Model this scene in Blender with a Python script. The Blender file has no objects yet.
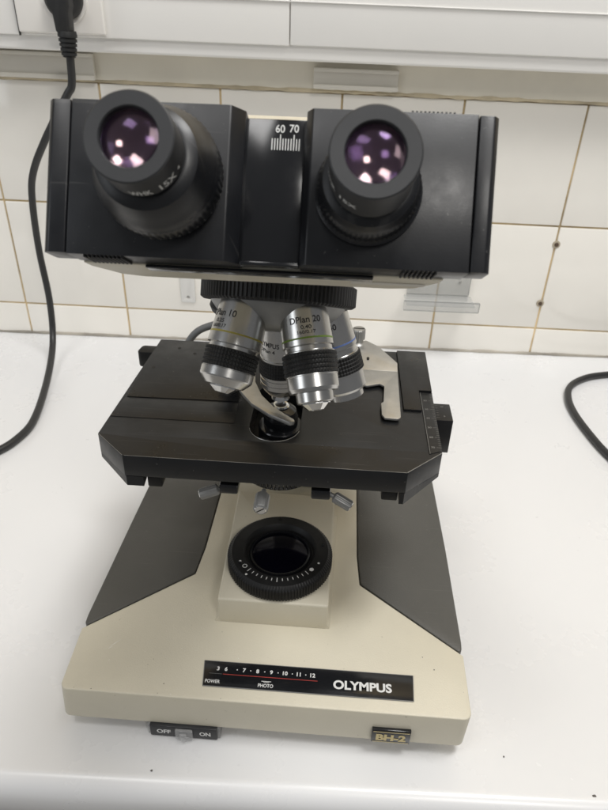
import bpy, bmesh, math, random
from mathutils import Matrix, Vector
random.seed(7)
PI = math.pi
C = bpy.context.scene.collection

# ------------------------------------------------------------------ materials
def new_mat(name, col, rough=.5, metal=0., var=.0, vscale=8., bump=0., bscale=400., spec=.5,
            coat=0., coat_rough=.1, rvar=0., wear=0., trans=0., ior=1.5, bdist=.0005, dirt=0., scr=0.):
    m = bpy.data.materials.new(name); m.use_nodes = True
    nt = m.node_tree; b = nt.nodes['Principled BSDF']
    b.inputs['Roughness'].default_value = rough; b.inputs['Metallic'].default_value = metal
    b.inputs['Specular IOR Level'].default_value = spec; b.inputs['IOR'].default_value = ior
    b.inputs['Coat Weight'].default_value = coat; b.inputs['Coat Roughness'].default_value = coat_rough
    b.inputs['Transmission Weight'].default_value = trans
    b.inputs['Base Color'].default_value = (*col, 1)
    tc = nt.nodes.new('ShaderNodeTexCoord')
    def noise(scale, detail=4, rg=.55):
        n = nt.nodes.new('ShaderNodeTexNoise'); n.inputs['Scale'].default_value = scale
        n.inputs['Detail'].default_value = detail; n.inputs['Roughness'].default_value = rg
        nt.links.new(tc.outputs['Object'], n.inputs['Vector']); return n
    if var > 0:
        n = noise(vscale, 5); mr = nt.nodes.new('ShaderNodeMapRange')
        mr.inputs['From Min'].default_value = .3; mr.inputs['From Max'].default_value = .7
        mr.inputs['To Min'].default_value = 1 - var; mr.inputs['To Max'].default_value = 1 + var
        nt.links.new(n.outputs['Fac'], mr.inputs['Value'])
        mx = nt.nodes.new('ShaderNodeMix'); mx.data_type = 'RGBA'; mx.blend_type = 'MULTIPLY'
        mx.inputs['Factor'].default_value = 1; mx.inputs['A'].default_value = (*col, 1)
        nt.links.new(mr.outputs['Result'], mx.inputs['B'])
        out = mx.outputs['Result']
        if wear > 0:      # pale specks of wear and dust
            n2 = noise(vscale * 30, 2); cr = nt.nodes.new('ShaderNodeMapRange')
            cr.inputs['From Min'].default_value = .72; cr.inputs['From Max'].default_value = .78
            cr.inputs['To Max'].default_value = wear
            nt.links.new(n2.outputs['Fac'], cr.inputs['Value'])
            m2 = nt.nodes.new('ShaderNodeMix'); m2.data_type = 'RGBA'
            nt.links.new(cr.outputs['Result'], m2.inputs['Factor'])
            nt.links.new(out, m2.inputs['A']); m2.inputs['B'].default_value = (.35, .34, .32, 1)
            out = m2.outputs['Result']
        if dirt > 0:      # sparse dark specks of grime
            n2 = noise(vscale * 22, 2); cr = nt.nodes.new('ShaderNodeMapRange')
            cr.inputs['From Min'].default_value = .73; cr.inputs['From Max'].default_value = .79
            cr.inputs['To Max'].default_value = dirt
            nt.links.new(n2.outputs['Fac'], cr.inputs['Value'])
            m2 = nt.nodes.new('ShaderNodeMix'); m2.data_type = 'RGBA'
            nt.links.new(cr.outputs['Result'], m2.inputs['Factor'])
            nt.links.new(out, m2.inputs['A']); m2.inputs['B'].default_value = (.12, .10, .07, 1)
            out = m2.outputs['Result']
        if scr > 0:       # fine pale scratches in two directions
            for rz, thr in ((.35, .70), (-1.1, .72)):
                mp = nt.nodes.new('ShaderNodeMapping'); mp.inputs['Rotation'].default_value = (0, 0, rz); mp.inputs['Scale'].default_value = (22, 900, 22)
                nt.links.new(tc.outputs['Object'], mp.inputs['Vector'])
                n2 = nt.nodes.new('ShaderNodeTexNoise'); n2.inputs['Scale'].default_value = 1; n2.inputs['Detail'].default_value = 1
                nt.links.new(mp.outputs['Vector'], n2.inputs['Vector'])
                cr = nt.nodes.new('ShaderNodeMapRange'); cr.inputs['From Min'].default_value = thr; cr.inputs['From Max'].default_value = thr+.06
                cr.inputs['To Max'].default_value = scr
                nt.links.new(n2.outputs['Fac'], cr.inputs['Value'])
                m2 = nt.nodes.new('ShaderNodeMix'); m2.data_type = 'RGBA'
                nt.links.new(cr.outputs['Result'], m2.inputs['Factor'])
                nt.links.new(out, m2.inputs['A']); m2.inputs['B'].default_value = (.30, .29, .27, 1)
                out = m2.outputs['Result']
        nt.links.new(out, b.inputs['Base Color'])
    if rvar > 0:
        n = noise(vscale * 2.3, 6, .65); mr = nt.nodes.new('ShaderNodeMapRange')
        mr.inputs['From Min'].default_value = .3; mr.inputs['From Max'].default_value = .7
        mr.inputs['To Min'].default_value = max(.02, rough - rvar); mr.inputs['To Max'].default_value = rough + rvar
        nt.links.new(n.outputs['Fac'], mr.inputs['Value']); nt.links.new(mr.outputs['Result'], b.inputs['Roughness'])
    if bump > 0:
        n = noise(bscale, 3); bp = nt.nodes.new('ShaderNodeBump')
        bp.inputs['Strength'].default_value = bump; bp.inputs['Distance'].default_value = bdist
        nt.links.new(n.outputs['Fac'], bp.inputs['Height']); nt.links.new(bp.outputs['Normal'], b.inputs['Normal'])
    return m

M = {}
M['beige'] = new_mat('beige_paint', (.64, .595, .475), .46, var=.045, vscale=12, bump=.6, bscale=1300, rvar=.08, bdist=.0003, dirt=.35)
M['grey'] = new_mat('dark_grey_paint', (.088, .086, .078), .47, var=.10, vscale=11, bump=.6, bscale=1300, rvar=.09, bdist=.0003, wear=.2, scr=.10)
M['black'] = new_mat('black_satin_plastic', (.0075, .0082, .0102), .38, var=.15, vscale=20, bump=.15, bscale=1500, rvar=.09, bdist=.0001, wear=.16, scr=.06)
M['stage'] = new_mat('black_stage_enamel', (.0105, .011, .012), .37, var=.2, vscale=16, bump=.08, bscale=900, rvar=.12, bdist=.0001, wear=.22, scr=.06, spec=.4)
M['stage_edge'] = new_mat('worn_metal_edge', (.42, .42, .41), .35, metal=.9, var=.3, vscale=60)
M['gloss'] = new_mat('black_gloss_panel', (.010, .0105, .012), .16, var=.1, vscale=20, rvar=.05)
M['matte'] = new_mat('black_matte_metal', (.006, .006, .006), .5, var=.2, vscale=60, rvar=.08, spec=.35)
M['cup'] = new_mat('black_rubber_rim', (.026, .027, .029), .52, var=.12, vscale=60, bump=.2, bscale=2500, bdist=.0001)
M['rubber'] = new_mat('black_rubber', (.014, .014, .014), .55, var=.2, vscale=60)
M['seam'] = new_mat('seam_black', (.02, .018, .015), .8)
M['chrome'] = new_mat('bright_chrome', (.72, .72, .71), .14, metal=1.)
M['satin'] = new_mat('satin_chrome', (.56, .555, .54), .27, metal=1., var=.05, vscale=40)
M['alu'] = new_mat('worn_aluminium', (.46, .455, .435), .42, metal=.8, var=.12, vscale=60, rvar=.1, bump=.15, bscale=1200, bdist=.0001)
M['castalu'] = new_mat('painted_silver', (.27, .27, .262), .42, metal=.4, var=.1, vscale=60, rvar=.08)
M['white_ink'] = new_mat('white_ink', (.70, .70, .68), .5)
M['dark_ink'] = new_mat('engraved_black', (.02, .02, .02), .6)
M['red_ink'] = new_mat('red_ink', (.42, .045, .035), .5)
M['gold_ink'] = new_mat('gold_ink', (.55, .45, .22), .4, metal=.3)
M['green'] = new_mat('green_band', (.17, .27, .04), .4)
M['yellow'] = new_mat('yellow_band', (.42, .36, .08), .4)
M['blue'] = new_mat('blue_band', (.10, .16, .38), .4)
M['cable'] = new_mat('black_cable', (.022, .022, .022), .42, var=.1, vscale=30)
M['greycable'] = new_mat('grey_cable', (.15, .155, .155), .45)
M['desk'] = new_mat('white_laminate', (.785, .785, .785), .28, var=.02, vscale=2.5, rvar=.05)
M['lipgrey'] = new_mat('white_edge', (.76, .755, .75), .24, var=.01, vscale=5)
M['trunk'] = new_mat('white_pvc', (.86, .845, .81), .38, var=.02, vscale=4, rvar=.05)
M['cream'] = new_mat('cream_strip', (.68, .65, .58), .45, var=.03, vscale=12)
M['socket'] = new_mat('white_socket_plastic', (.86, .83, .78), .32, var=.015, vscale=8)
M['clipmat'] = new_mat('white_clip_plastic', (.70, .69, .66), .35)
M['floor'] = new_mat('grey_floor', (.36, .345, .32), .5, var=.08, vscale=6)
M['stain'] = new_mat('dark_speck', (.10, .09, .08), .7)
M['scratch'] = new_mat('bare_scratch', (.75, .73, .66), .5)

def glass_mat(name, tint, rough=.05, alpha=.35):
    m = bpy.data.materials.new(name); m.use_nodes = True; b = m.node_tree.nodes['Principled BSDF']
    b.inputs['Base Color'].default_value = (*tint, 1); b.inputs['Roughness'].default_value = rough
    b.inputs['Alpha'].default_value = alpha
    return m
M['clear'] = glass_mat('clear_acrylic', (.50, .51, .50), .12, .30)
M['acedge'] = glass_mat('acrylic_edge', (.30, .31, .30), .1, .55)
M['clear2'] = glass_mat('clear_switch_cover', (.5, .5, .5), .08, .35)

def lens_mat(name, col, film, ior=1.9):
    m = bpy.data.materials.new(name); m.use_nodes = True; b = m.node_tree.nodes['Principled BSDF']
    b.inputs['Base Color'].default_value = (*col, 1); b.inputs['Roughness'].default_value = .12
    b.inputs['IOR'].default_value = ior
    b.inputs['Thin Film Thickness'].default_value = film; b.inputs['Thin Film IOR'].default_value = 1.38
    return m
M['lens'] = glass_lens = lens_mat('coated_eyepiece_glass', (.9, .85, .95), 0, 1.5)
glass_lens.node_tree.nodes['Principled BSDF'].inputs['Transmission Weight'].default_value = 1
glass_lens.node_tree.nodes['Principled BSDF'].inputs['Specular Tint'].default_value = (.36, .22, .50, 1)
M['lens3'] = lens_mat('coated_inner_glass', (.004, .002, .006), 0, 2.4)
M['lens3'].node_tree.nodes['Principled BSDF'].inputs['Specular Tint'].default_value = (1, .76, .66, 1)
M['lens2'] = lens_mat('dark_field_glass', (.002, .002, .005), 0, 1.22)

def tile_mat():
    m = new_mat('white_glazed_tile', (.88, .85, .785), .15, var=.045, vscale=4.5, bump=.05, bscale=30, rvar=.05, bdist=.001)
    return m
M['tile'] = tile_mat()
M['grout'] = new_mat('tan_grout', (.58, .45, .26), .85, var=.4, vscale=18, bump=.3, bscale=300)
M['plaster'] = new_mat('cream_plaster_strip', (.70, .66, .56), .6, var=.07, vscale=10, bump=.2, bscale=150)
M['caulk'] = new_mat('yellowed_caulk', (.50, .43, .30), .7, var=.3, vscale=22, bump=.4, bscale=120)
M['caulk2'] = new_mat('grey_caulk', (.36, .33, .28), .7, var=.35, vscale=22, bump=.4, bscale=120)
M['rust'] = new_mat('rusty_screw', (.09, .06, .04), .6, metal=.3, var=.4, vscale=200)
M['rustring'] = new_mat('rust_stain', (.42, .36, .27), .7, var=.25, vscale=150)

# ------------------------------------------------------------------ mesh helpers
def ang_smooth(bm, deg=32):
    lim = math.radians(deg)
    for f in bm.faces: f.smooth = True
    for e in bm.edges:
        if len(e.link_faces) == 2:
            e.smooth = e.calc_face_angle(0) < lim
        else: e.smooth = False

def obj(name, bm, mat, parent=None, label=None, deg=32, recalc=True):
    if recalc: bmesh.ops.recalc_face_normals(bm, faces=bm.faces)
    ang_smooth(bm, deg)
    me = bpy.data.meshes.new(name); bm.to_mesh(me); bm.free()
    for mm in (mat if isinstance(mat, (list, tuple)) else [mat]): me.materials.append(mm)
    o = bpy.data.objects.new(name, me); C.objects.link(o); o.parent = parent
    if label: o['label'] = label
    return o

def tag(o, label=None, cat=None, group=None, kind=None):
    if label: o['label'] = label
    if cat: o['category'] = cat
    if group: o['group'] = group
    if kind: o['kind'] = kind
    return o

def join(bm, other, mi=None):
    me = bpy.data.meshes.new('tmp'); 
    if mi is not None:
        for f in other.faces: f.material_index = mi
    other.to_mesh(me); other.free(); bm.from_mesh(me); bpy.data.meshes.remove(me)
    return bm

def bevel_sharp(bm, w, seg=2, deg=28):
    if w <= 0: return
    lim = math.radians(deg)
    es = [e for e in bm.edges if len(e.link_faces) == 2 and e.calc_face_angle(0) > lim]
    bmesh.ops.bevel(bm, geom=es, offset=w, segments=seg, profile=.5, affect='EDGES', clamp_overlap=True)

def box(x0, x1, y0, y1, z0, z1, bev=0., seg=2):
    bm = bmesh.new()
    bmesh.ops.create_cube(bm, size=1)
    bmesh.ops.transform(bm, verts=bm.verts, matrix=Matrix.Translation(((x0+x1)/2, (y0+y1)/2, (z0+z1)/2)) @
                        Matrix.Diagonal((x1-x0, y1-y0, z1-z0, 1)))
    bevel_sharp(bm, bev, seg)
    return bm

def round_poly(pts, rad, n=6):
    out = []; N = len(pts)
    for i, p in enumerate(pts):
        r = rad[i] if isinstance(rad, (list, tuple)) else rad
        p = Vector(p); a = Vector(pts[i-1]); b = Vector(pts[(i+1) % N])
        if r <= 0: out.append(tuple(p)); continue
        da = (a-p).normalized(); db = (b-p).normalized()
        ang = da.angle(db)
        t = min(r/math.tan(ang/2), .49*(a-p).length, .49*(b-p).length); r = t*math.tan(ang/2)
        c = p + (da+db).normalized()*(r/math.sin(ang/2))
        s = p+da*t; e = p+db*t
        a0 = math.atan2(s.y-c.y, s.x-c.x); a1 = math.atan2(e.y-c.y, e.x-c.x)
        d = (a1-a0+PI) % (2*PI)-PI
        for k in range(n+1):
            q = a0+d*k/n; out.append((c.x+r*math.cos(q), c.y+r*math.sin(q)))
    return out

def prism(pts, z0, z1, bev=0., seg=2, deg=28):
    bm = bmesh.new()
    lo = [bm.verts.new((x, y, z0)) for x, y in pts]; hi = [bm.verts.new((x, y, z1)) for x, y in pts]
    bm.faces.new(hi); bm.faces.new(lo[::-1]); n = len(pts)
    for i in range(n): bm.faces.new((lo[i], lo[(i+1) % n], hi[(i+1) % n], hi[i]))
    bmesh.ops.recalc_face_normals(bm, faces=bm.faces)
    bevel_sharp(bm, bev, seg, deg)
    return bm

def lathe(prof, seg=64):
    """prof: (r, z[, knurl depth]) from one end of the axis to the other; r=0 ends are closed."""
    bm = bmesh.new(); rings = []
    for p in prof:
        r, z = p[0], p[1]; k = p[2] if len(p) > 2 else 0
        if r <= 1e-7: rings.append([bm.verts.new((0, 0, z))]); continue
        ring = []
        for i in range(seg):
            a = 2*PI*i/seg; rr = r-(k if (i//2) % 2 else 0)
            ring.append(bm.verts.new((rr*math.cos(a), rr*math.sin(a), z)))
        rings.append(ring)
    for A, B in zip(rings, rings[1:]):
        if len(A) == 1 and len(B) == 1: continue
        for i in range(seg):
            j = (i+1) % seg
            if len(A) == 1: bm.faces.new((A[0], B[i], B[j]))
            elif len(B) == 1: bm.faces.new((A[i], A[j], B[0]))
            else: bm.faces.new((A[i], A[j], B[j], B[i]))
    for R_ in (rings[0], rings[-1]):
        if len(R_) > 2: bm.faces.new(R_)
    return bm

def xf(bm, m):
    bmesh.ops.transform(bm, verts=bm.verts, matrix=m); return bm

def tube(pts, r, seg=12, samples=8, cap=True):
    P = [Vector(p) for p in pts]
    def cr(a, b, c, d, t):
        return .5*((2*b)+(c-a)*t+(2*a-5*b+4*c-d)*t*t+(3*b-a-3*c+d)*t**3)
    path = []
    for i in range(len(P)-1):
        a = P[i-1] if i else P[0]*2-P[1]; d = P[i+2] if i+2 < len(P) else P[-1]*2-P[-2]
        for k in range(samples): path.append(cr(a, P[i], P[i+1], d, k/samples))
    path.append(P[-1])
    bm = bmesh.new(); rings = []; up = Vector((0, 0, 1)); prev = None
    for i, p in enumerate(path):
        t = (path[min(i+1, len(path)-1)]-path[max(i-1, 0)]).normalized()
        if prev is None:
            n = t.cross(up) if abs(t.z) < .9 else t.cross(Vector((1, 0, 0)))
        else: n = prev-t*prev.dot(t)
        n.normalize(); prev = n; b = t.cross(n)
        rr = r(i/(len(path)-1)) if callable(r) else r
        rings.append([bm.verts.new(p+rr*(math.cos(2*PI*k/seg)*n+math.sin(2*PI*k/seg)*b)) for k in range(seg)])
    for A, B in zip(rings, rings[1:]):
        for i in range(seg): bm.faces.new((A[i], A[(i+1) % seg], B[(i+1) % seg], B[i]))
    if cap: bm.faces.new(rings[0][::-1]); bm.faces.new(rings[-1])
    return bm

def curve_plate(outlines, z0, z1, bev=0.):
    """flat plate with holes: first outline outside, the others holes"""
    cu = bpy.data.curves.new('tmpc', 'CURVE'); cu.dimensions = '2D'; cu.fill_mode = 'BOTH'
    for pts in outlines:
        s = cu.splines.new('POLY'); s.points.add(len(pts)-1)
        for q, (x, y) in zip(s.points, pts): q.co = (x, y, 0, 1)
        s.use_cyclic_u = True
    cu.extrude = (z1-z0)/2-bev; cu.bevel_depth = bev; cu.bevel_resolution = 1; cu.offset = -bev
    o = bpy.data.objects.new('tmpc', cu); C.objects.link(o)
    dg = bpy.context.evaluated_depsgraph_get(); me = bpy.data.meshes.new_from_object(o.evaluated_get(dg))
    bm = bmesh.new(); bm.from_mesh(me); bmesh.ops.remove_doubles(bm, verts=bm.verts, dist=1e-6)
    bpy.data.objects.remove(o); bpy.data.curves.remove(cu); bpy.data.meshes.remove(me)
    return xf(bm, Matrix.Translation((0, 0, (z0+z1)/2)))

def text_bm(s, w=None, h=None, bold=0., shear=0., spacing=1.):
    """lettering as flat faces centred on the origin, facing +z, fitted to width w and height h"""
    cu = bpy.data.curves.new('tmpt', 'FONT'); cu.body = s; cu.size = 1; cu.offset = bold; cu.resolution_u = 4
    cu.shear = shear; cu.space_character = spacing
    o = bpy.data.objects.new('tmpt', cu); C.objects.link(o)
    dg = bpy.context.evaluated_depsgraph_get(); me = bpy.data.meshes.new_from_object(o.evaluated_get(dg))
    bm = bmesh.new(); bm.from_mesh(me)
    bpy.data.objects.remove(o); bpy.data.curves.remove(cu); bpy.data.meshes.remove(me)
    xs = [v.co.x for v in bm.verts]; ys = [v.co.y for v in bm.verts]
    W = max(xs)-min(xs); H = max(ys)-min(ys); cx = (max(xs)+min(xs))/2; cy = (max(ys)+min(ys))/2
    sy = h/H if h else w/W; sx = w/W if w else sy
    for v in bm.verts: v.co = ((v.co.x-cx)*sx, (v.co.y-cy)*sy, 0)
    return bm

def rect_bm(x0, x1, y0, y1, z=0.):
    bm = bmesh.new(); bm.faces.new([bm.verts.new(p) for p in ((x0, y0, z), (x1, y0, z), (x1, y1, z), (x0, y1, z))]); return bm

def wrap(bm, R_, phi, z):
    """bend flat lettering round a cylinder about z, centred at angle phi, height z"""
    for v in bm.verts:
        a = phi+v.co.x/R_; v.co = Vector((R_*math.cos(a), R_*math.sin(a), z+v.co.y))
    return bm

def wrap_cone(bm, Rf, phi, z):
    for v in bm.verts:
        zz = z+v.co.y; R_ = Rf(zz)+.00006; a = phi+v.co.x/R_
        v.co = Vector((R_*math.cos(a), R_*math.sin(a), zz))
    return bm

def frame(origin, z, xhint=(1, 0, 0)):
    z = Vector(z).normalized(); x = Vector(xhint); x = (x-z*x.dot(z)).normalized(); y = z.cross(x)
    m = Matrix((x, y, z)).transposed().to_4x4(); m.translation = Vector(origin); return m

def disc(r, z, seg=16, cx=0, cy=0):
    bm = bmesh.new(); bm.faces.new([bm.verts.new((cx+r*math.cos(2*PI*i/seg), cy+r*math.sin(2*PI*i/seg), z)) for i in range(seg)]); return bm
def ringflat(r0, r1, z, seg=24, cx=0, cy=0):
    bm = bmesh.new()
    A = [bm.verts.new((cx+r0*math.cos(2*PI*i/seg), cy+r0*math.sin(2*PI*i/seg), z)) for i in range(seg)]
    B = [bm.verts.new((cx+r1*math.cos(2*PI*i/seg), cy+r1*math.sin(2*PI*i/seg), z)) for i in range(seg)]
    for i in range(seg): bm.faces.new((A[i], B[i], B[(i+1) % seg], A[(i+1) % seg]))
    return bm

# ------------------------------------------------------------------ setting
YW = .8434                     # wall face
SK = -.0084                    # the tiling runs very slightly downhill to the right
def skew(bm):
    for v in bm.verts: v.co.z += SK*v.co.x
    return bm

# wall: grout bed with tiles standing proud of it
bm = box(-1.6, 1.6, YW+.0012, YW+.10, -.75, 1.9)
for f in bm.faces: f.material_index = 0
TS = .1445; g = .0012
wall = bmesh.new(); join(wall, bm, 0)
for i in range(-11, 11):
    for j in range(-4, 3):
        x0 = .0155+TS*i+g; x1 = x0+TS-2*g; z0 = .1875-TS+TS*j+g; z1 = z0+TS-2*g
        if z1 > .34: continue
        t = box(x0, x1, YW-.001, YW+.004, z0, z1, .0011, 2)
        rx, rz = random.uniform(-.004, .004), random.uniform(-.004, .004)
        for v in t.verts:
            v.co.y += (v.co.x-(x0+x1)/2)*rz+(v.co.z-(z0+z1)/2)*rx; v.co.z += SK*v.co.x
        join(wall, t, 1)
join(wall, skew(box(-1.6, 1.6, YW-.004, YW+.004, .3345, .62, .001)), 2)
o = obj('wall', wall, [M['grout'], M['tile'], M['plaster']], recalc=False); tag(o, kind='structure')

def bead(x0, x1, y, z, r, mat, name, seed, amp=.35, slope=SK, par=None):
    random.seed(seed); pts = []; n = int((x1-x0)/.03)
    for i in range(n+1):
        x = x0+(x1-x0)*i/n; pts.append((x, y, z+slope*x+random.uniform(-1, 1)*r*.15))
    rr = [1+random.uniform(-amp, amp) for _ in range(400)]
    return tube(pts, lambda t: r*rr[int(t*399)], 8, 3)
o = obj('caulk_bead', bead(-1.5, 1.5, YW-.0025, .3335, .0022, None, '', 3), M['caulk']); tag(o, kind='structure')
o = obj('desk_seal', bead(-1.5, 1.5, YW-.0015, .0008, .0024, None, '', 4, .3, 0), M['caulk2']); tag(o, kind='structure')
o = obj('floor', box(-2.5, 2.5, -1.5, 1.2, -.80, -.75), M['floor']); tag(o, kind='structure')

# desk: white laminate top with a rounded front edge
ang = .004
yf = .2250
prof = [(YW-.001, 0)]
prof += [(yf+.0, 0.0), (yf-.0015, .0006)]
for k in range(1, 9):
    a = PI/2*k/8; prof.append((yf-.0015-.012*math.sin(a), .0006-.016*(1-math.cos(a))))
prof += [(yf-.0135, -.030), (yf-.010, -.036), (yf+.02, -.038), (YW-.001, -.038)]
bm = bmesh.new(); L = []; Rr = []
for y, z in prof:
    for X, lst in ((-1.5, L), (1.5, Rr)):
        yy = y+(X*math.tan(ang) if y < .5 else 0); lst.append(bm.verts.new((X, yy, z)))
n = len(prof)
for i in range(n):
    j = (i+1) % n; bm.faces.new((L[i], Rr[i], Rr[j], L[j]))
bm.faces.new(L); bm.faces.new(Rr[::-1])
desk = bpy.data.objects.new('lab_desk', None); C.objects.link(desk)
tag(desk, 'white laminate desk top with rounded front edge, under the microscope', 'desk')
obj('desk_top', bm, M['desk'], desk)
obj('cabinet', box(-1.45, 1.45, .30, YW-.01, -.745, -.0385, .002), M['lipgrey'], desk)
def speck(x, y, z, r, mat, parent, name='chip', seed=1):
    random.seed(seed)
    pts = [(x+r*random.uniform(.6, 1.2)*math.cos(a*PI/4), y+r*random.uniform(.6, 1.2)*math.sin(a*PI/4)) for a in range(8)]
    return obj(name, prism(pts, z, z+.0003), mat, parent)

# ------------------------------------------------------------------ cable trunking above the tiles
tr = bpy.data.objects.new('cable_trunking', None); C.objects.link(tr)
tag(tr, 'long white plastic cable trunking along the top of the tiled wall', 'cable trunking')
def troll(bm):
    for v in bm.verts: v.co.z += -.0070*v.co.x
    return bm
obj('trunking_body', troll(box(-1.5, 1.5, .800, YW-.0045, .3665, .52, .003, 3)), M['trunk'], tr)
obj('cover', troll(box(-.0445, 1.5, .7955, .7995, .3815, .50, .0015)), M['trunk'], tr)
obj('cover', troll(box(-1.5, -.0455, .7955, .7995, .3808, .50, .0015)), M['trunk'], tr)
obj('cover_ridge', troll(box(-1.5, 1.5, .7935, .7953, .4215, .4225, .0004)), M['trunk'], tr)
bm = box(-.335, -.2415, .789, .7952, .3835, .47, .0022, 3)
sp = obj('socket_plate', troll(bm), M['socket'], tr)
obj('socket_dish', xf(lathe([(0, -.001), (.0195, -.001), (.0205, .0015), (.024, .0018), (.0248, 0), (.0248, -.002), (0, -.002)], 48),
                      frame((-.281, .7888, .4185), (0, -1, 0))), M['socket'], sp)
obj('seam_line', troll(box(-.3362, -.3354, .7915, .7952, .3805, .47)), M['seam'], sp)
# mounting strips left under the trunking
def strip(x0, x1, z0, z1):
    bm = troll(box(x0, x1, YW-.010, YW-.0042, z0, z1, .001)); 
    join(bm, troll(box(x0, x1+.0006, YW-.0135, YW-.0102, z0, z0+.005, .0012)))
    join(bm, troll(box(x0, x1+.0003, YW-.0125, YW-.0102, z1-.004, z1, .001)))
    return bm
obj('mounting_strip', strip(-1.4, -.2735, .335, .3625), M['cream'], tr)
obj('mounting_strip', strip(-.019, .0785, .3365, .3585), M['cream'], tr)

# rusty screws in the tile joint
for (x, z, lab) in ((.3052, .1616, 'upper rusty screw head in the tile joint right of the microscope'),
                    (.3025, .0786, 'lower rusty screw head in the tile joint, near the desk')):
    e = bpy.data.objects.new('wall_screw', None); C.objects.link(e); e.location = (x, YW-.001, z)
    tag(e, lab, 'screw', 'rusty screws in the tile joint')
    f = frame((0, 0, 0), (0, -1, 0))
    obj('screw_plug', xf(lathe([(0, .0), (.0052, 0), (.0049, .0008), (.0038, .0013), (0, .0013)], 18), f), M['rustring'], e)
    obj('screw_head', xf(lathe([(0, .0012), (.0028, .0012), (.0026, .0022), (.0012, .0028), (0, .0028)], 14), f), M['rust'], e)

# white clip on the wall, left of the nosepiece
cl = bpy.data.objects.new('wall_clip', None); C.objects.link(cl); cl.location = (-.184, YW-.001, .08)
tag(cl, 'small white plastic strip with a hole hanging on the tiles behind the microscope', 'wall clip')
hole = [(.004*math.cos(a*PI/8)*.6, -.013+.004*math.sin(a*PI/8)*.6) for a in range(16)]
bm = curve_plate([round_poly([(-.010, -.021), (.010, -.021), (.010, .05), (-.010, .05)], .002), hole[::-1]], 0, .003, .0006)
obj('clip_strip', xf(bm, frame((0, 0, 0), (0, -1, 0))), M['clipmat'], cl)
obj('clip_screw', xf(lathe([(0, .0002), (.0022, .0002), (.0020, .0012), (0, .0016)], 12), frame((0, 0, -.013), (0, -1, 0))), M['alu'], cl)

# clear acrylic holder on the wall, right
ac = bpy.data.objects.new('acrylic_holder', None); C.objects.link(ac)
tag(ac, 'clear acrylic shelf bracket on the tiles under the right side of the microscope head', 'holder')
obj('back_plate', box(.118, .202, YW-.006, YW-.0015, .078, .118, .001), M['clear'], ac)
obj('tray', box(.114, .205, YW-.040, YW-.0065, .0835, .0862, .0008), M['clear'], ac)
obj('front_lip', box(.110, .210, YW-.0440, YW-.0405, .0790, .0925, .0008), M['clear'], ac)
bm = box(.1105, .2095, YW-.0446, YW-.0441, .0917, .0929); join(bm, box(.1105, .2095, YW-.0446, YW-.0441, .0786, .0796))
join(bm, box(.118, .2015, YW-.0068, YW-.0061, .0865, .0875)); join(bm, box(.2010, .2020, YW-.0068, YW-.0061, .088, .1175))
join(bm, box(.2090, .2100, YW-.0446, YW-.0441, .0798, .0915))
obj('darker_edge', bm, M['acedge'], ac)  # thin bars along the acrylic edges, tinted darker than the plates
for q in (.132, .188): obj('bracket_screw', xf(lathe([(0, 0), (.0022, 0), (.0018, .0012), (0, .0014)], 12), frame((q, YW-.0061, .106), (0, -1, 0))), M['alu'], ac)

# power cable with plug
pc = bpy.data.objects.new('power_cable', None); C.objects.link(pc)
tag(pc, 'black mains cable plugged into the wall socket and curving down left of the microscope', 'cable')
obj('cord', tube([(-.2735, .762, .372), (-.2740, .762, .362), (-.2775, .765, .3392), (-.2856, .765, .3272), (-.3191, .77, .2812), (-.3440, .780, .243),
                  (-.3540, .785, .2089), (-.3600, .79, .1446), (-.3545, .780, .083), (-.3530, .764, .032), (-.3400, .7036, .0125),
                  (-.3250, .6214, .006), (-.3268, .5799, .0048), (-.345, .545, .0048), (-.40, .50, .0048), (-.55, .46, .0048)], .0042, 14, 10), M['cable'], pc)
pts = [(-.0115, .030), (.0100, .030), (.0105, -.002), (.0085, -.008), (.0075, -.026), (-.0068, -.026), (-.0080, -.008), (-.0125, -.002)]
bm = prism(round_poly(pts, .003, 4), -.008, .010, .003, 3)
plug = obj('plug', xf(bm, Matrix.Translation((-.2755, .764, .4140)) @ Matrix.Rotation(PI/2, 4, 'X')), M['rubber'], pc)
obj('plug_disc', xf(lathe([(0, -.001), (.0185, -.001), (.0195, .001), (.0195, .009), (.0175, .013), (.010, .020), (0, .020)], 40),
                    frame((-.2795, .789, .4185), (0, -1, 0))), M['rubber'], plug)
prof = [(0, .002), (.0090, .002)]
for k in range(5):
    z = -.001-.0042*k; r = .0098-.0005*k; prof += [(r, z), (r, z-.0026), (r-.0016, z-.0030), (r-.0016, z-.0040)]
prof += [(.0070, -.0215), (.0055, -.0225), (0, -.0225)]
obj('strain_relief', xf(lathe(prof, 24), frame((-.2735, .763, .3880), (.05, .02, 1))), M['rubber'], plug)

# second cable, right
c2 = obj('loose_cable', tube([(.55, .80, .0045), (.46, .795, .0045), (.3914, .782, .0045), (.358, .7690, .0045), (.332, .745, .0045), (.3200, .712, .0045), (.3175, .6766, .0045),
                              (.3213, .6344, .0045), (.3285, .596, .0045), (.345, .55, .0045), (.38, .50, .0045)], .0042, 14, 8), M['cable'])
tag(c2, 'black cable end looping on the desk at the far right', 'cable')

# ------------------------------------------------------------------ microscope
S = bpy.data.objects.new('microscope', None); C.objects.link(S)
S.location = (-.0222, .3375, 0); S.rotation_euler = (0, 0, math.radians(-1.5))
tag(S, 'beige and black binocular laboratory microscope standing on the white desk', 'microscope')

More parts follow.
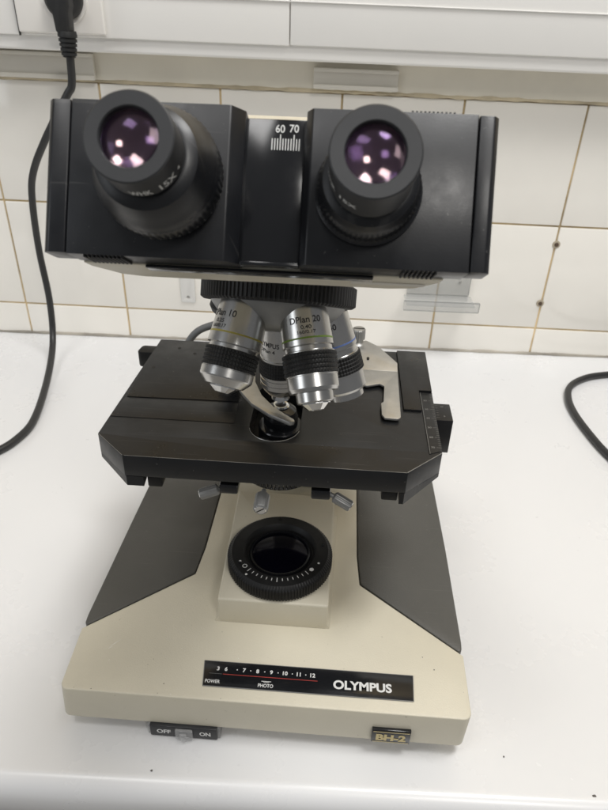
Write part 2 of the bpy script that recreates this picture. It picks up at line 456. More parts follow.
# --- base
outl = [(-.1335, -.0895), (.1325, -.0895), (.1335, -.0420), (.0620, .0158), (.0600, .045), (.0600, .205), (-.0620, .205), (-.0635, .045), (-.0660, .0158), (-.1355, -.0420)]
bm = prism(round_poly(outl, [.0055, .0055, .001, .003, .001, .01, .01, .001, .003, .001]), .012, .045, .0022, 3)
for v in bm.verts:      # slight draft of the front face
    if v.co.y < -.08 and v.co.z < .03: v.co.y += .0018
    if v.co.x < -.10 and v.co.z < .03: v.co.x -= .0035*max(0, min(1, (.0-v.co.y)/.05))
base = obj('base', bm, M['beige'], S)
for sx in (-1, 1):
    cx = -.0015
    lo = [(.0628, .0172), (.1330, -.0405), (.1338, -.030), (.1335, .06), (.1305, .205), (.0608, .205), (.0608, .046)]
    if sx < 0: lo = [(-.0668, .0172), (-.1350, -.0405), (-.1355, -.030), (-.1325, .06), (-.1270, .205), (-.0628, .205), (-.0645, .046)]
    if sx > 0: pass
    ins = round_poly(lo, [.004, .0025, .004, .01, .01, .001, .002], 5)
    sg = [(x, y) for x, y in lo]
    obj('side_panel', prism(ins, .0125, .0446, .0012, 2), M['grey'], S)
obj('seam_gasket', prism([(-.131, -.034), (-.1295, -.040), (-.0655, .014), (.0615, .014), (.1290, -.0405), (.1305, -.034), (.128, .20), (-.125, .20)], .0135, .0432), M['seam'], S)
for x, y in ((-.11, -.066), (.11, -.066), (-.11, .18), (.11, .18)):
    obj('foot', xf(lathe([(0, 0), (.010, 0), (.011, .002), (.011, .013), (0, .013)], 24), Matrix.Translation((x, y, 0))), M['rubber'], S)
# scratches and a chip on the base paint
for pts in ([(-.1115, -.0560), (-.1050, -.0490)], [(-.1120, -.0578), (-.1088, -.0545)], [(-.1085, -.0665), (-.1078, -.0655)], [(-.0215, -.0578), (-.0210, -.0570)]):
    (x0, y0), (x1, y1) = pts; d = Vector((x1-x0, y1-y0)).normalized(); nn = Vector((-d.y, d.x))*.00028
    obj('scratch', prism([(x0, y0), ((x0+x1)/2+nn.x, (y0+y1)/2+nn.y), (x1, y1), ((x0+x1)/2-nn.x, (y0+y1)/2-nn.y)], .0449, .04508), M['scratch'], base)
random.seed(21)
for k in range(16):
    x = random.uniform(-.128, .128); y = random.choice([-.0880, -.0876, random.uniform(-.085, -.045)])
    if y > -.0855 and -.048 < x < .1: continue
    speck(x, y, .0449, random.uniform(.00018, .0004), M['stain'] if k % 3 else M['scratch'], base, 'paint_chip', k)
speck(.112, -.055, .0449, .0005, M['stain'], base, 'paint_chip')

# --- pedestal and field ring
bm = prism(round_poly([(-.0400, -.0280), (.0382, -.0280), (.0400, .09), (-.0425, .09)], .0018, 4), .0452, .0690, .0016, 3)
ped = obj('pedestal', bm, M['beige'], S)
bm = bmesh.new()
a = [(-.0398, -.0275), (.0380, -.0275), (.0398, .088), (-.0423, .088)]; b_ = [(-.0425, -.0277), (.0402, -.0277), (.0430, .092), (-.0450, .092)]
va = [bm.verts.new((x, y, .0500)) for x, y in a]; vb = [bm.verts.new((x, y, .0451)) for x, y in b_]
for i in range(4): bm.faces.new((va[i], va[(i+1) % 4], vb[(i+1) % 4], vb[i]))
bm.faces.new(va)
obj('pedestal_skirt', bm, M['beige'], S)
fx, fy = .0006, .0102
T = Matrix.Translation((fx, fy, 0))
prof = [(.0, .0692), (.0355, .0692), (.0375, .0700, .0007), (.0388, .0712, .0008), (.0388, .0795, .0008), (.0372, .0812, .0004), (.0355, .0826), (.0270, .0832),
        (.0262, .0822), (.0255, .0810), (.0245, .0790), (.0225, .0782), (0, .0782)]
ring = obj('field_ring', xf(lathe(prof, 440), T), M['matte'], S)
obj('field_lens', xf(lathe([(0, .0815), (.006, .0813), (.012, .0808), (.018, .0797), (.0215, .0786), (.0215, .0778), (0, .0778)], 64), T), M['lens2'], ring)
obj('lens_retainer', xf(lathe([(.0208, .0783), (.0208, .0800), (.0222, .0803), (.0228, .0790), (.0228, .0783)], 64), T), M['gloss'], ring)
bm = bmesh.new()
zt = .08325
for i in range(13):
    a = math.radians(-132+i*7.2); big = i in (0, 6, 12)
    r0, r1 = (.0282, .0318) if big else (.0288, .0310)
    t = rect_bm(r0, r1, -.00022, .00022); xf(t, Matrix.Translation((fx, fy, 0)) @ Matrix.Rotation(a, 4, 'Z')); 
    for v in t.verts: v.co.z = .0832-.000071*(v.co.xy-Vector((fx, fy))).length/.001*1.0+.00192+.0001
    join(bm, t)
def ringz(r): return .0832-(r-.027)/.0085*.0006+.00012
for v in bm.verts: v.co.z = ringz((v.co.xy-Vector((fx, fy))).length)
for a, r, kind in ((-141, .0303, 'o'), (-37, .0303, 'f'), (-152, .0312, 'd'), (-22, .0312, 'd'), (-129, .0342, 'd')):
    x = fx+r*math.cos(math.radians(a)); y = fy+r*math.sin(math.radians(a))
    if kind == 'o': join(bm, ringflat(.0013, .0018, ringz(r)+.0001, 20, x, y))
    if kind == 'f': join(bm, disc(.0016, ringz(r)+.0001, 16, x, y))
    if kind == 'd': join(bm, disc(.00085, ringz(r)+.0001, 12, x, y))
obj('scale_marks', bm, M['white_ink'], ring)
for a in (-150, 95, 12):
    x = fx+.0262*math.cos(math.radians(a))*1.22; y = fy+.0262*math.sin(math.radians(a))*1.22
    obj('set_screw', xf(lathe([(0, -.0003), (.0012, -.0003), (.0010, .0003), (0, .0003)], 10), Matrix.Translation((x, y, .0830))), M['gloss'], ring)

# --- name plate with the lamp scale
pl = obj('name_plate', prism([(-.0436, -.0612), (.0972, -.0612), (.0962, -.0800), (-.0414, -.0800)], .0451, .0457, .0002), M['gloss'], S)
bm = bmesh.new()
for q in (((-.0436, -.0612), (.0972, -.0612)), ((.0972, -.0612), (.0962, -.0800)), ((.0962, -.0800), (-.0414, -.0800)), ((-.0414, -.0800), (-.0436, -.0612))):
    join(bm, tube([(q[0][0], q[0][1], .0455), (q[1][0], q[1][1], .0455)], .00030, 6, 1))
obj('plate_border', bm, M['castalu'], pl)
def px2x(px): return -.0430+(px-204)*.000671
def lay(bm, x, y, z=.04584): return xf(bm, Matrix.Translation((x, y, z)))
bm = bmesh.new()
for s, px in (('3', 218.4), ('6', 226.3), ('7', 244.5), ('8', 258), ('9', 271.7), ('10', 285.5), ('11', 299), ('12', 313)):
    t = text_bm(s, h=.0030, bold=.03); join(bm, lay(t, px2x(px), -.0668))
for px in (237.4, 251, 265, 278.4, 292.6, 306): join(bm, disc(.00042, .04584, 8, px2x(px), -.0668))
join(bm, lay(text_bm('POWER', w=.0098, h=.0026, bold=.02), px2x(211.8)+.0022, -.0765))
join(bm, lay(text_bm('PHOTO', w=.0100, h=.0026, bold=.02), px2x(267.5), -.0770))
join(bm, rect_bm(px2x(263), px2x(272.5), -.0741, -.0737, .04584)); join(bm, rect_bm(px2x(265), px2x(270.5), -.0747, -.0744, .04584))
join(bm, lay(text_bm('OLYMPUS', w=.0385, h=.0066, bold=.035), .0632, -.0722))
obj('lettering', bm, M['white_ink'], pl)
obj('red_line', rect_bm(px2x(224), px2x(318), -.07095, -.07055, .04583), M['red_ink'], pl)
obj('pale_line', rect_bm(px2x(210), px2x(223), -.0708, -.0706, .04583), M['castalu'], pl)

# --- model badge on the front face
yb = -.0905
bd = obj('badge', box(.0708, .0960, yb, -.0880, .0145, .0285, .0003), M['gloss'], S)
bm = bmesh.new()
join(bm, xf(text_bm('BH-2', w=.0195, h=.0070, bold=.05), frame((.0834, yb-.0002, .0205), (0, -1, 0))))
join(bm, xf(rect_bm(-.0118, .0118, -.0004, .0004), frame((.0834, yb-.0002, .0263), (0, -1, 0))))
join(bm, xf(rect_bm(-.0118, .0118, -.0003, .0003), frame((.0834, yb-.0002, .0155), (0, -1, 0))))
obj('lettering', bm, M['gold_ink'], bd)
# --- switch under the front edge
sw = obj('switch_box', box(-.0775, -.0318, -.0900, -.064, .0008, .0122, .0006), M['black'], S)
obj('switch_frame', box(-.0795, -.0300, -.0885, -.066, .0002, .0118, .0006), M['clear2'], sw)
bm = xf(text_bm('OFF', w=.0095, h=.0042, bold=.03), frame((-.0680, -.0902, .0068), (0, -1, 0)))
join(bm, xf(text_bm('ON', w=.0075, h=.0042, bold=.03), frame((-.0400, -.0902, .0068), (0, -1, 0))))
obj('lettering', bm, M['white_ink'], sw)
bm = box(-.0600, -.0480, -.0925, -.0902, .0016, .0118, .0010); join(bm, box(-.0565, -.0515, -.0945, -.0926, .003, .0105, .0009))
obj('rocker', bm, M['clear2'], sw)

# --- arm, head mount, focus knobs
arm = obj('arm', prism(round_poly([(-.026, .128), (.026, .128), (.028, .19), (-.028, .19)], .006), .0452, .345, .003, 2), M['beige'], S)
for sx in (-1, 1):
    k = obj('focus_knob', xf(lathe([(0, 0), (.016, 0, .0003), (.0205, .001, .0007), (.0205, .018, .0007), (.0135, .020, .0005), (.0135, .036, .0005), (.012, .038), (0, .038)], 160),
                             frame((sx*.030, .160, .085), (sx, 0, 0), (0, 1, 0))), M['matte'], S)

# --- stage
OUT = [(-.0910, -.0325), (.0790, -.0325), (.1016, -.0108), (.1033, .1212), (-.1063, .1205), (-.1128, -.0116)]
slot = []
hx, hy, hr = -.0035, .0072, .0163
for k in range(17):
    a = PI+PI*k/16; slot.append((hx+hr*math.cos(a), hy+hr*math.sin(a)))
for k in range(17):
    a = PI*k/16; slot.append((hx+hr*math.cos(a), hy+.038+hr*math.sin(a)))
bm = curve_plate([round_poly(OUT, [.0006]*6, 2), slot[::-1]], .1785, .1940, .0005)
stage = obj('stage', bm, M['stage'], S)
# worn bright rim of the hole and bare edges
bm = bmesh.new(); join(bm, tube([(x, y, .19395) for x, y in slot[1:16]], .00022, 6, 2))
join(bm, tube([(-.0900, -.0323, .1939), (-.04, -.0323, .1939), (.0785, -.0323, .1939)], .00014, 6, 3))
join(bm, tube([(.0788, -.0322, .1939), (.1013, -.0107, .1939)], .00026, 6, 2))
join(bm, tube([(-.0912, -.0321, .1939), (-.1122, -.0118, .1939)], .00012, 6, 2))
obj('worn_edge', bm, M['stage_edge'], stage)
def skirt(pts, z):
    bm = prism(pts, z, .1784)
    for v in bm.verts:
        if v.co.z < .1783 and v.co.y > -.015: v.co.z = .1755
    return bm
obj('corner_skirt', skirt([(-.0905, -.0325), (-.0800, -.0325), (-.0800, -.0116), (-.1126, -.0116)], .1712), M['stage'], stage)
obj('corner_skirt', skirt([(.0787, -.0325), (.0760, -.0325), (.0760, -.0108), (.1014, -.0108)], .1700), M['stage'], stage)
obj('side_skirt', prism([(.1016, -.0106), (.085, -.0106), (.085, .118), (.1031, .118)], .1755, .1784), M['stage'], stage)
obj('side_skirt', prism([(-.1128, -.0114), (-.095, -.0114), (-.095, .118), (-.1064, .118)], .1755, .1784), M['stage'], stage)
obj('slide_foot', box(-.0785, -.0695, -.0300, -.012, .1690, .1784, .0008), M['matte'], stage)
obj('slide_foot', box(.0655, .0752, -.0300, -.012, .1700, .1784, .0008), M['matte'], stage)
obj('guide_rail', box(-.0640, .0600, -.0300, -.022, .1768, .1784, .0003), M['stage'], stage)
obj('carriage_plate', prism([(-.1075, .0325), (-.0310, .0340), (-.0310, .0600), (-.0240, .1195), (-.1055, .1192)], .1941, .1946, .0002), M['stage'], stage)
obj('carriage_plate', prism([(-.1110, .0080), (-.0300, .0080), (-.0310, .0319), (-.1085, .0315)], .1941, .19435, .0001), M['stage'], stage)
obj('ruler_plate', prism([(.0935, -.0130), (.1005, -.0095), (.1022, .0600), (.0935, .0600)], .1941, .1945, .0001), M['stage'], stage)
obj('rear_cover', prism([(.0808, .0350), (.0930, .0350), (.0930, .0610), (.1022, .0610), (.1030, .1205), (.0808, .1203)], .1941, .1956, .0004), M['stage'], stage)
bm = bmesh.new()
for i in range(30):
    y = -.006+i*.0022; big = i % 5 == 0
    join(bm, rect_bm(.0985 if big else .1000, .1018, y-.0001, y+.0001, .1946))
    if big: join(bm, xf(text_bm(str(70-i//5*10), h=.0017), Matrix.Translation((.0963, y, .1946))))
join(bm, rect_bm(.0938, .0940, -.0125, .0595, .1946))
obj('ruler_marks', bm, M['castalu'], stage)
for x, y in ((-.088, .106), (-.0745, .0985), (-.100, .0740)):
    obj('screw_hole', xf(lathe([(0, .19465), (.0013, .19465), (.0013, .19475), (0, .19475)], 12), Matrix.Translation((x, y, 0))), M['seam'], stage)
vb = obj('vernier_block', box(.1040, .1155, .0370, .0585, .1600, .1870, .0004), M['stage'], stage)
bm = bmesh.new()
for k in range(6): join(bm, rect_bm(.1045, .1065, .040+k*.003, .0402+k*.003, .1872))
join(bm, xf(text_bm('0', h=.0016), Matrix.Translation((.1100, .0420, .1872)))); join(bm, xf(text_bm('10', h=.0016), Matrix.Translation((.1095, .0540, .1872))))
obj('vernier_marks', bm, M['castalu'], vb)
bm = prism(round_poly([(-.1235, .1085), (-.106, .1085), (-.106, .1205), (-.1215, .1205)], .003, 4), .1745, .1880, .001)
obj('stage_stop', bm, M['matte'], stage)

# --- slide holder in worn aluminium
zc = .1958
low = [(.0792, .0830), (.0778, .0195), (.0672, .0200), (.0655, .0240), (.0655, .0380), (.0672, .0400), (.0685, .0610), (.0655, .0640), (.0560, .0600), (.0515, .0640), (.0505, .0760), (.0500, .0830)]
bm = prism(round_poly(low, [0, .003, .001, .001, .002, .001, .001, .001, .002, .002, .001, 0], 3), zc, zc+.0016, .0003)
upp = [(.0500, .0831), (.0455, .1150), (.0560, .1230), (.0660, .1150), (.0795, .0940), (.0792, .0831)]
ub = prism(round_poly(upp, [0, .002, .002, .002, .003, 0], 3), zc, zc+.0016, .0003)
for v in ub.verts: v.co.z += (v.co.y-.0831)*.11
join(bm, ub)
holder = obj('slide_holder', bm, M['alu'], stage)
obj('holder_post', xf(lathe([(0, -.004), (.0075, -.004), (.0085, 0), (.0052, .002), (.0040, .0035), (.0040, .0055), (.0052, .006, .0003), (.0052, .0135, .0003), (.0045, .0143), (0, .0143)], 64),
                      Matrix.Translation((.0500, .1190, .1990))), M['alu'], holder)
obj('post_slot', box(.0458, .0542, .1183, .1197, .2131, .2136), M['seam'], holder)
obj('screw_hole', xf(lathe([(0, .1975), (.0010, .1975), (.0010, .2005), (0, .2005)], 10), Matrix.Translation((.0575, .0965, 0))), M['seam'], holder)
# curved spring lever
inner = [(-.0255, .0800), (-.0240, .0700), (-.0215, .0500), (-.0150, .0330), (-.0060, .0200), (.0030, .0110), (.0085, .0062)]
outer = [(.0098, .0035), (.0065, .0018), (-.0080, .0105), (-.0205, .0220), (-.0290, .0350), (-.0375, .0520), (-.0480, .0700), (-.0520, .0800)]
lev = prism(round_poly(inner+outer, .0015, 2), .1985, .2012, .0005)
for v in lev.verts: v.co = Vector((v.co.x*.948+.0016, v.co.y*.948-.0175, v.co.z+.0122))
obj('spring_lever', lev, M['alu'], holder)
obj('lever_pivot', xf(lathe([(0, .1941), (.0065, .1941), (.006, .2100), (.006, .2165), (0, .2170)], 24), Matrix.Translation((-.0375, .0535, 0))), M['alu'], holder)

# --- condenser
prof = [(0, .156), (.0255, .156), (.027, .1575, .0006), (.027, .1675, .0006), (.0250, .1690), (.0225, .1705), (.0145, .172), (.0145, .1905), (.0140, .1912), (.0112, .1915), (.0112, .1985), (.0100, .2025), (.0065, .2048), (0, .2050)]
T = Matrix.Translation((-.0005, .0150, 0))
cond = obj('condenser', xf(lathe(prof, 240), T), M['gloss'], S)
obj('condenser_lens_ring', xf(lathe([(.0030, .2046), (.0050, .2050), (.0056, .2058), (.0048, .2066), (.0036, .2064), (.0030, .2052)], 40), T), M['chrome'], cond)
obj('condenser_lens', xf(lathe([(0, .2060), (.0020, .2058), (.0034, .2052), (.0034, .2046), (0, .2046)], 32), T), M['lens2'], cond)
obj('carrier', box(-.045, .045, .02, .10, .1600, .1750, .002), M['matte'], cond)
def knob(p, d, L_, r, name='centering_screw', slot=False, mat='castalu'):
    bm = lathe([(0, 0), (.0016, 0), (.0016, .004), (r*.8, .0045, .0), (r, .0052, .0002), (r, L_-.0008, .0002), (r*.88, L_), (0, L_)], 56)
    k = obj(name, xf(bm, frame(p, d)), M[mat], cond)
    if slot:
        obj('screw_cap', xf(lathe([(0, L_), (r*.8, L_), (r*.7, L_+.0004), (0, L_+.0004)], 24), frame(p, d)), M['chrome'], k)
        obj('screw_slot', xf(box(-r*.62, r*.62, -.0003, .0003, L_+.0003, L_+.0006), frame(p, d, (1, .8, 0.9))), M['seam'], k)
    return k
knob((-.0075, -.0200, .1635), (-.02, -.95, -.12), .0165, .0047, 'height_screw', True, 'castalu')
knob((-.0320, -.021, .1650), (-.90, -.22, -.25), .0165, .0037, slot=True)
knob((.0330, -.021, .1655), (.88, -.30, -.34), .0165, .0037, slot=True)
obj('screw_mount', box(-.0350, -.0235, -.0250, -.010, .1625, .1700, .0012), M['gloss'], cond)
obj('screw_mount', box(.0225, .0345, -.0250, -.010, .1625, .1700, .0012), M['gloss'], cond)

# --- nosepiece and objectives
al = math.radians(19)
A_ = Vector((0, -math.sin(al), -math.cos(al))); E2 = Vector((0, math.cos(al), -math.sin(al))); E1 = Vector((1, 0, 0))
APX = Vector((.0008, -.0013, .3598)); CN = APX+.0640*A_
NF = frame(CN+Vector((0.0005, 0, -.0012)), Matrix.Rotation(math.radians(1.6), 3, 'Y') @ Vector((0, math.sin(math.radians(25.5)), math.cos(math.radians(25.5)))))
nose = obj('nosepiece', xf(lathe([(0, .012), (.034, .012), (.0352, .0075), (.0352, -.0050), (.0345, -.0065), (.0310, -.0110), (.0245, -.0160), (.0215, -.0185), (.012, -.020), (0, -.020)], 96), NF), M['castalu'], S)
obj('grip_ring', xf(lathe([(.0345, .0058), (.0380, .0058, .0003), (.0402, .0046, .0008), (.0402, -.0044, .0008), (.0385, -.0056, .0003), (.0345, -.0058)], 440), NF), M['rubber'], nose)
obj('nosepiece_mount', xf(lathe([(0, 0), (.030, 0), (.030, .030), (0, .030)], 48), Matrix.Translation((0, .012, .300))), M['castalu'], S)

def odir(phi):
    p = math.radians(phi); return math.cos(al)*A_+math.sin(al)*(math.sin(p)*E1+math.cos(p)*E2)
def objective(phi, ds, segs, band, texts, lab, tphi, knurl, tipz):
    """segs are (radius, distance from the apex); local z runs back towards the nosepiece"""
    d = odir(phi); F = frame(APX+ds*d, -d, (1, 0, 0))
    bm = lathe([(0, -.070)]+[(r, -s) for r, s in segs]+[(0, -segs[-1][1])], 96)
    o = obj('objective', xf(bm, F), M['satin'], S, lab, deg=14)
    k0, k1, kr = knurl
    prof = [(kr-.001, -k0)]
    n = 5; h = (k1-k0)/n
    for i in range(n):
        prof += [(kr-.0006, -k0-h*i-.0001), (kr, -k0-h*i-h*.25, .00045), (kr, -k0-h*i-h*.8, .00045), (kr-.0006, -k0-h*(i+1)+.0001)]
    prof.append((kr-.001, -k1))
    obj('knurled_grip', xf(lathe(prof, 200), F), M['rubber'], o)
    t0, t1, r0, r1 = tipz
    obj('tip_cone', xf(lathe([(0, -t0+.0003), (r0, -t0+.0003), (r0, -t0-.0006), (r1, -t1), (r1*.75, -t1-.0001), (r1*.6, -t1+.0006), (0, -t1+.0006)], 12), F), M['chrome'], o, deg=14)
    bs, colr = band
    def Rf(z):   # barrel radius at local z
        s = -z
        for (r0_, s0), (r1_, s1) in zip(segs, segs[1:]):
            if s0 <= s <= s1 and s1 > s0: return r0_+(r1_-r0_)*(s-s0)/(s1-s0)
        return segs[0][0]
    if colr:
        rb = Rf(-bs)
        obj('colour_band', xf(lathe([(rb-.0004, -bs+.0006), (rb+.00008, -bs+.0004), (Rf(-bs-.0008)+.00008, -bs-.0004), (rb-.0004, -bs-.0006)], 72), F), colr, o)
    bm = bmesh.new()
    for s, w, h_, z, dphi in texts:
        t = text_bm(s, w=w, h=h_, bold=.015); bmesh.ops.subdivide_edges(t, edges=[e for e in t.edges if e.calc_length() > .0006], cuts=1)
        join(bm, wrap_cone(t, Rf, math.radians(-90+tphi+dphi), -z))
    obj('lettering', xf(bm, F), M['dark_ink'], o)
    return o
# 20x, front right of centre
objective(144, -.0046, [(.0118, .070), (.0120, .082), (.0126, .0975), (.0126, .0985), (.0117, .0990), (.0117, .1010), (.0128, .1015), (.0128, .1130), (.0126, .1132), (.0126, .1190), (.0118, .1207), (.0092, .1210), (.0091, .1255), (.0087, .1260)],
          (.0955, M['green']), [('DPlan 20', .0155, .0032, .0868, 0), ('0.40', .0052, .0019, .0904, 0), ('160/0.17', .0090, .0017, .0928, 0)],
          'objective with a green ring, second from the left in front', 2, (.1018, .1126, .0135), (.1260, .1295, .0072, .0040))
# 10x, left
objective(-144, -.0033, [(.0118, .070), (.0124, .082), (.0134, .0985), (.0134, .0990), (.0120, .0995), (.0120, .1010), (.0128, .1012), (.0128, .1110), (.0131, .1112), (.0131, .1150), (.0128, .1156), (.0095, .1190), (.0082, .1192)],
          (.0940, M['yellow']), [('DPlan 10', .0160, .0034, .0850, -47), ('0.25', .0052, .0020, .0890, -47), ('160/0.17', .0090, .0018, .0916, -47)],
          'objective with a yellow ring, leftmost', 8, (.1012, .1108, .0135), (.1192, .1222, .0072, .0038))
# 40x, right
objective(72, -.0025, [(.0118, .070), (.0122, .085), (.0127, .1010), (.0118, .1015), (.0118, .1045), (.0126, .1048), (.0126, .1155), (.0123, .1157), (.0123, .1240), (.0112, .1255), (.0095, .1257), (.0095, .1295), (.0085, .1300)],
          (.0985, M['blue']), [('DPlan 40', .0155, .0032, .0880, -15), ('0.65', .0052, .0019, .0918, -15), ('160/0.17', .0090, .0017, .0945, -15)],
          'objective with a blue ring, rightmost', 2, (.1050, .1150, .0134), (.1300, .1312, .0070, .0050))
# the one in the light path
objective(0, -.0054, [(.0118, .070), (.0120, .085), (.0124, .1100), (.0124, .1110), (.0118, .1115), (.0118, .1135), (.0122, .1140), (.0122, .1262), (.0119, .1264), (.0119, .1270), (.0122, .1272), (.0122, .1295), (.0119, .1297), (.0119, .1303), (.0122, .1305), (.0122, .1330),
              (.0105, .1360), (.0085, .1385), (.0070, .1395), (.0055, .1400)],
          (.1100, None), [('OLYMPUS', .0155, .0030, .1030, -38), ('DPlan 4', .0105, .0022, .1070, -38)],
          'objective in the light path, behind the others', 2, (.1148, .1250, .0130), (.1400, .1435, .0050, .0056))
d = odir(-72); F = frame(APX, -d, (1, 0, 0))
obj('port_cap', xf(lathe([(0, -.068), (.0125, -.068), (.0125, -.081), (.0105, -.0835), (0, -.0835)], 48), F), M['rubber'], S)

# --- lamp cord behind the stage
obj('lamp_cord', tube([(-.100, .150, .10), (-.0955, .150, .150), (-.0925, .150, .1735), (-.0890, .150, .1815), (-.0825, .150, .1885), (-.0740, .150, .1930), (-.0635, .150, .1963), (-.048, .150, .197), (-.028, .155, .185)], .0031, 12, 6), M['greycable'], S)

# --- binocular head, built in a frame tilted 30 degrees
HP = Vector((0, -.128, .378)); cs, sn = math.cos(math.radians(30)), math.sin(math.radians(30))
MH = Matrix(((1, 0, 0, HP.x), (0, sn, -cs, HP.y), (0, cs, sn, HP.z), (0, 0, 0, 1)))
def H(bm): return xf(bm, MH)
# beige body behind and under the black housings
pts = [(-.0560, -.0130), (.0665, -.0130), (.0665, -.020), (.0600, -.036), (.0500, -.040), (-.0420, -.040), (-.0500, -.036), (-.0560, -.020)]
bm = bmesh.new()
zz = ((-.0247, pts), (.0240, pts))
join(bm, prism(round_poly([(x, -y) for x, y in pts], .001, 2), -.0243, .0238, .0008))
bm = xf(bm, Matrix(((1, 0, 0, 0), (0, 0, 1, 0), (0, -1, 0, 0), (0, 0, 0, 1))))
head = obj('binocular_body', H(bm), M['beige'], S)
bm = box(-.034, .038, -.095, .055, .334, .372, .004)
obj('head_bridge', bm, M['beige'], S)
obj('dovetail_collar', xf(lathe([(0, .322), (.030, .322), (.031, .325), (.031, .336), (0, .336)], 48), Matrix.Translation((0, .012, 0))), M['castalu'], S)
obj('lower_trim', H(box(-.0340, .0430, -.0252, -.0240, -.0190, -.0120, .0003)), M['gloss'], head)
obj('name_label', H(xf(rect_bm(.036, .062, -.0300, -.0240), Matrix(((1, 0, 0, 0), (0, 0, 1, -.02445), (0, 1, 0, 0), (0, 0, 0, 1))))), M['cream'], head)

# housings: face 'front' outline with a chamfered inner edge
def housing(u0, u1, cap_left, ribs, lab):
    # plan (u, n) outline extruded along v
    if cap_left: pl_ = [(u0+.0078, -.0125), (u1, -.0125), (u1, -.0045), (u1-.0042, 0), (u0+.0078, 0)]; rr = [.001, .001, .001, .0012, .0003]
    else: pl_ = [(u0, -.0125), (u1-.0066, -.0125), (u1-.0066, 0), (u0+.0020, 0), (u0, -.0030)]; rr = [.001, .001, .0003, .001, .0008]
    def ext(pl__, rr_, v0, v1, bev):
        b = prism(round_poly([(x, -y) for x, y in pl__], rr_, 3), v0, v1, bev)
        return xf(b, Matrix(((1, 0, 0, 0), (0, 0, 1, 0), (0, -1, 0, 0), (0, 0, 0, 1))))
    v0, v1 = -.0238, .0250
    bm = ext(pl_, rr, v0, v1, .0007)
    h_ = obj('prism_housing', H(bm), M['black'], S, lab)
    if cap_left: pc_ = [(u0, -.0120), (u0+.0074, -.0120), (u0+.0074, -.0001), (u0+.0016, -.0001), (u0, -.0018)]
    else: pc_ = [(u1-.0062, -.0120), (u1, -.0120), (u1, -.0018), (u1-.0016, -.0001), (u1-.0062, -.0001)]
    obj('end_cap', H(ext(pc_, [.001, .0004, .0006, .0014, .0012] if cap_left else [.0004, .001, .0012, .0014, .0006], v0+.0003, v1-.0002, .0008)), M['black'], h_)
    for (ra, rb, vv, sgn) in ribs:
        bm = bmesh.new(); n = int((rb-ra)/.0013)
        for i in range(n):
            u = ra+(rb-ra)*i/n; b = box(u, u+.00065, vv-.0006, vv+.0006, -.0115, -.0006, .0001)
            join(bm, b)
        obj('grip_ribs', H(bm), M['matte'], h_)
    return h_
hl = housing(-.0642, -.0012, True, [(-.0510, -.0375, -.0240, 1)], 'left black prism housing')
hr_ = housing(.0185, .0786, False, [(.0515, .0630, -.0240, 1), (.0512, .0655, .0251, 1)], 'right black prism housing')
sp_ = obj('scale_panel', H(box(-.0030, .0200, -.0232, .0236, -.012, -.0062, .0003)), M['gloss'], S)
obj('panel_lip', H(box(-.0008, .0183, -.0243, -.0228, -.0062, -.0030, .0004)), M['gloss'], sp_)
bm = bmesh.new()
for i in range(11):
    u = .0074+i*.00088; big = i in (3, 8)
    join(bm, rect_bm(u-.00016, u+.00016, .0137, .0187 if big else .0174, -.00608))
join(bm, xf(text_bm('60', w=.0030, h=.0025, bold=.01), Matrix.Translation((.00985, .0205, -.00608))))
join(bm, xf(text_bm('70', w=.0030, h=.0025, bold=.01), Matrix.Translation((.01435, .0207, -.00608))))
obj('lettering', H(bm), M['white_ink'], sp_)

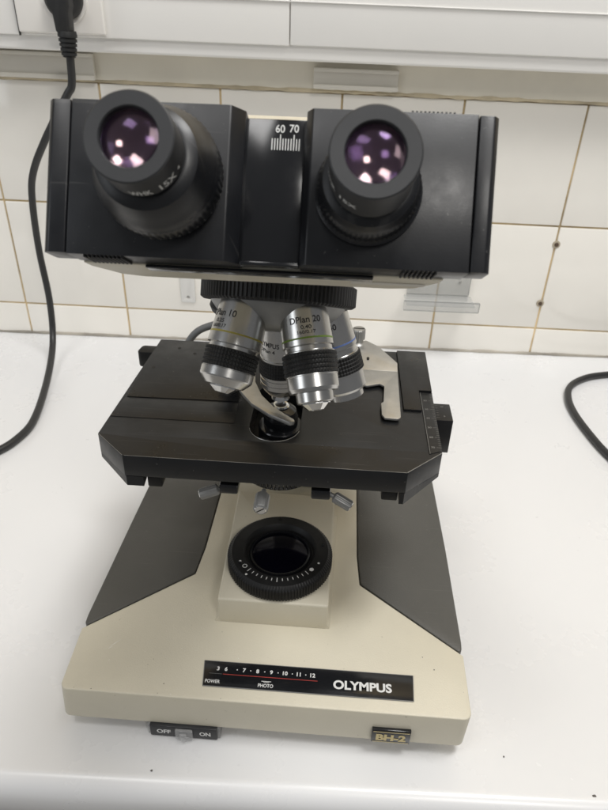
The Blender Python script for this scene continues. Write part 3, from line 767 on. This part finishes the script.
# --- eyepieces
def eyepiece(u, v, side):
    T = MH @ Matrix.Translation((u, v, 0))
    if side == 'L':
        prof = [(0, .0001), (.0180, .0001), (.0185, .0030), (.0190, .0042), (.0195, .0048, .0002), (.0195, .0108, .0002), (.0190, .0118), (.0187, .0124), (.0186, .0136), (.0180, .0146), (.0170, .0180), (.0150, .0222), (.0128, .0236), (.0115, .0238), (0, .0238)]
    else:
        prof = [(0, .0001), (.0164, .0001), (.0167, .0008), (.0167, .0030), (.0158, .0035), (.0156, .0040, .0002), (.0156, .0095, .0002), (.0150, .0102), (.0145, .0120), (.0140, .0160), (.0125, .0170), (.0115, .0172), (0, .0172)]
    col = obj('eyepiece_tube', xf(lathe(prof, 240), T), M['black'], S)
    z0 = .0238 if side == 'L' else .0172
    prof = [(.0114, z0), (.0114, z0+.0016), (.0120, z0+.0022), (.0121, .0340), (.0122, .0365), (.0121, .0378), (.0117, .0381), (.0082, .0380), (.0079, .0376), (.0079, .0298), (0, .0298)]
    ey = obj('eyepiece', xf(lathe([(0, z0)]+prof, 96), T), M['cup'], S, 'left eyepiece, 15X' if side == 'L' else 'right eyepiece, 15X')
    prof = [(0, .0378)]+[(.0079*k/10, .0378-.0020*(k/10)**2) for k in range(1, 11)]+[(.0079, .0340), (0, .0340)]
    obj('eye_lens', xf(lathe(prof, 64), T), M['lens'], ey)
    prof = [(0, .0312)]+[(.0077*k/10, .0312+.0024*(k/10)**2) for k in range(1, 11)]+[(.0079, .0339), (.0079, .0302), (0, .0300)]
    obj('inner_lens', xf(lathe(prof, 64), T), M['lens3'], ey)
    bm = bmesh.new()
    R1 = .01220
    def put(s, w, ph, z, h=.0022):
        t = text_bm(s, w=w, h=h, bold=.02); bmesh.ops.subdivide_edges(t, edges=[e for e in t.edges if e.calc_length() > .0005], cuts=1)
        join(bm, wrap(t, R1, math.radians(ph), z))
    if side == 'L':
        put('WHK', .0064, -84, .0290, .0034); put('15X', .0058, -44, .0290, .0034); put('4', .0010, -22, .0290, .0016)
    else:
        put('WHK', .0064, -160, .0270, .0028); put('15X', .0058, -122, .0270, .0028)
    obj('lettering', xf(bm, T), M['white_ink'], ey)
    if side == 'L':
        bm = bmesh.new()
        for i, ph in enumerate(range(-96, 20, 9)):
            t = rect_bm(-.00015, .00015, -.0005, .0005 if i % 3 else .0012); join(bm, wrap(t, .01958, math.radians(ph), .0060))
        t = rect_bm(-.0008, .0008, -.00015, .00015); join(bm, wrap(t, .0188, math.radians(-50), .0130))
        obj('dioptre_marks', xf(bm, T), M['castalu'], col)
eyepiece(-.0252, .0004, 'L')
eyepiece(.0390, -.0008, 'R')

# specks on the desk
speck(.1370, .2480, .0001, .0007, M['stain'], desk, seed=3)
speck(-.0960, .2260, .0003, .0007, M['stain'], desk, seed=5)
speck(.1900, .2250, .0002, .0015, M['stain'], desk, seed=8)

# ------------------------------------------------------------------ light
w = bpy.data.worlds.new('World'); bpy.context.scene.world = w; w.use_nodes = True
bg = w.node_tree.nodes['Background']; bg.inputs['Color'].default_value = (.97, .98, 1, 1); bg.inputs['Strength'].default_value = .17
def area(name, loc, target, sx, sy, power, col=(1, 1, 1)):
    l = bpy.data.lights.new(name, 'AREA'); l.shape = 'RECTANGLE'; l.size = sx; l.size_y = sy; l.energy = power; l.color = col
    o = bpy.data.objects.new(name, l); C.objects.link(o); o.location = loc
    o.rotation_euler = (Vector(target)-Vector(loc)).to_track_quat('-Z', 'Y').to_euler(); return o
area('ceiling_lamp', (.50, .15, 2.0), (.05, .45, 0), .60, .45, 23.5, (1, .99, .975))
area('ceiling_lamp', (-.55, -.20, 2.0), (0, .45, 0), .60, .40, 8, (1, .985, .97))
area('ceiling_lamp', (.75, -1.3, 2.0), (0, .6, .2), .5, .5, 15, (1, .97, .93))
area('window_light', (-2.2, -1.0, 1.0), (0, .6, .2), .8, 1.2, 9, (.92, .96, 1))

# ------------------------------------------------------------------ camera
Rm = Matrix(((.9989, .0444, -.0177), (.0387, -.5342, .8445), (.0280, -.8442, -.5353)))
cam = bpy.data.cameras.new('camera'); co = bpy.data.objects.new('camera', cam); C.objects.link(co)
m3 = Matrix((Rm @ Vector((1, 0, 0)), Rm @ Vector((0, -1, 0)), Rm @ Vector((0, 0, -1)))).transposed()
q = m3.to_quaternion(); q.normalize()
co.location = (0, 0, .43); co.rotation_euler = q.to_euler()
cam.sensor_fit = 'VERTICAL'; cam.sensor_height = 24; cam.lens = 24*650/810
cam.clip_start = .01; cam.clip_end = 50
cam.dof.use_dof = True; cam.dof.focus_distance = .36; cam.dof.aperture_fstop = 17
sc = bpy.context.scene; sc.camera = co
sc.view_settings.view_transform = 'Standard'; sc.view_settings.look = 'None'; sc.view_settings.exposure = 0; sc.view_settings.gamma = 1
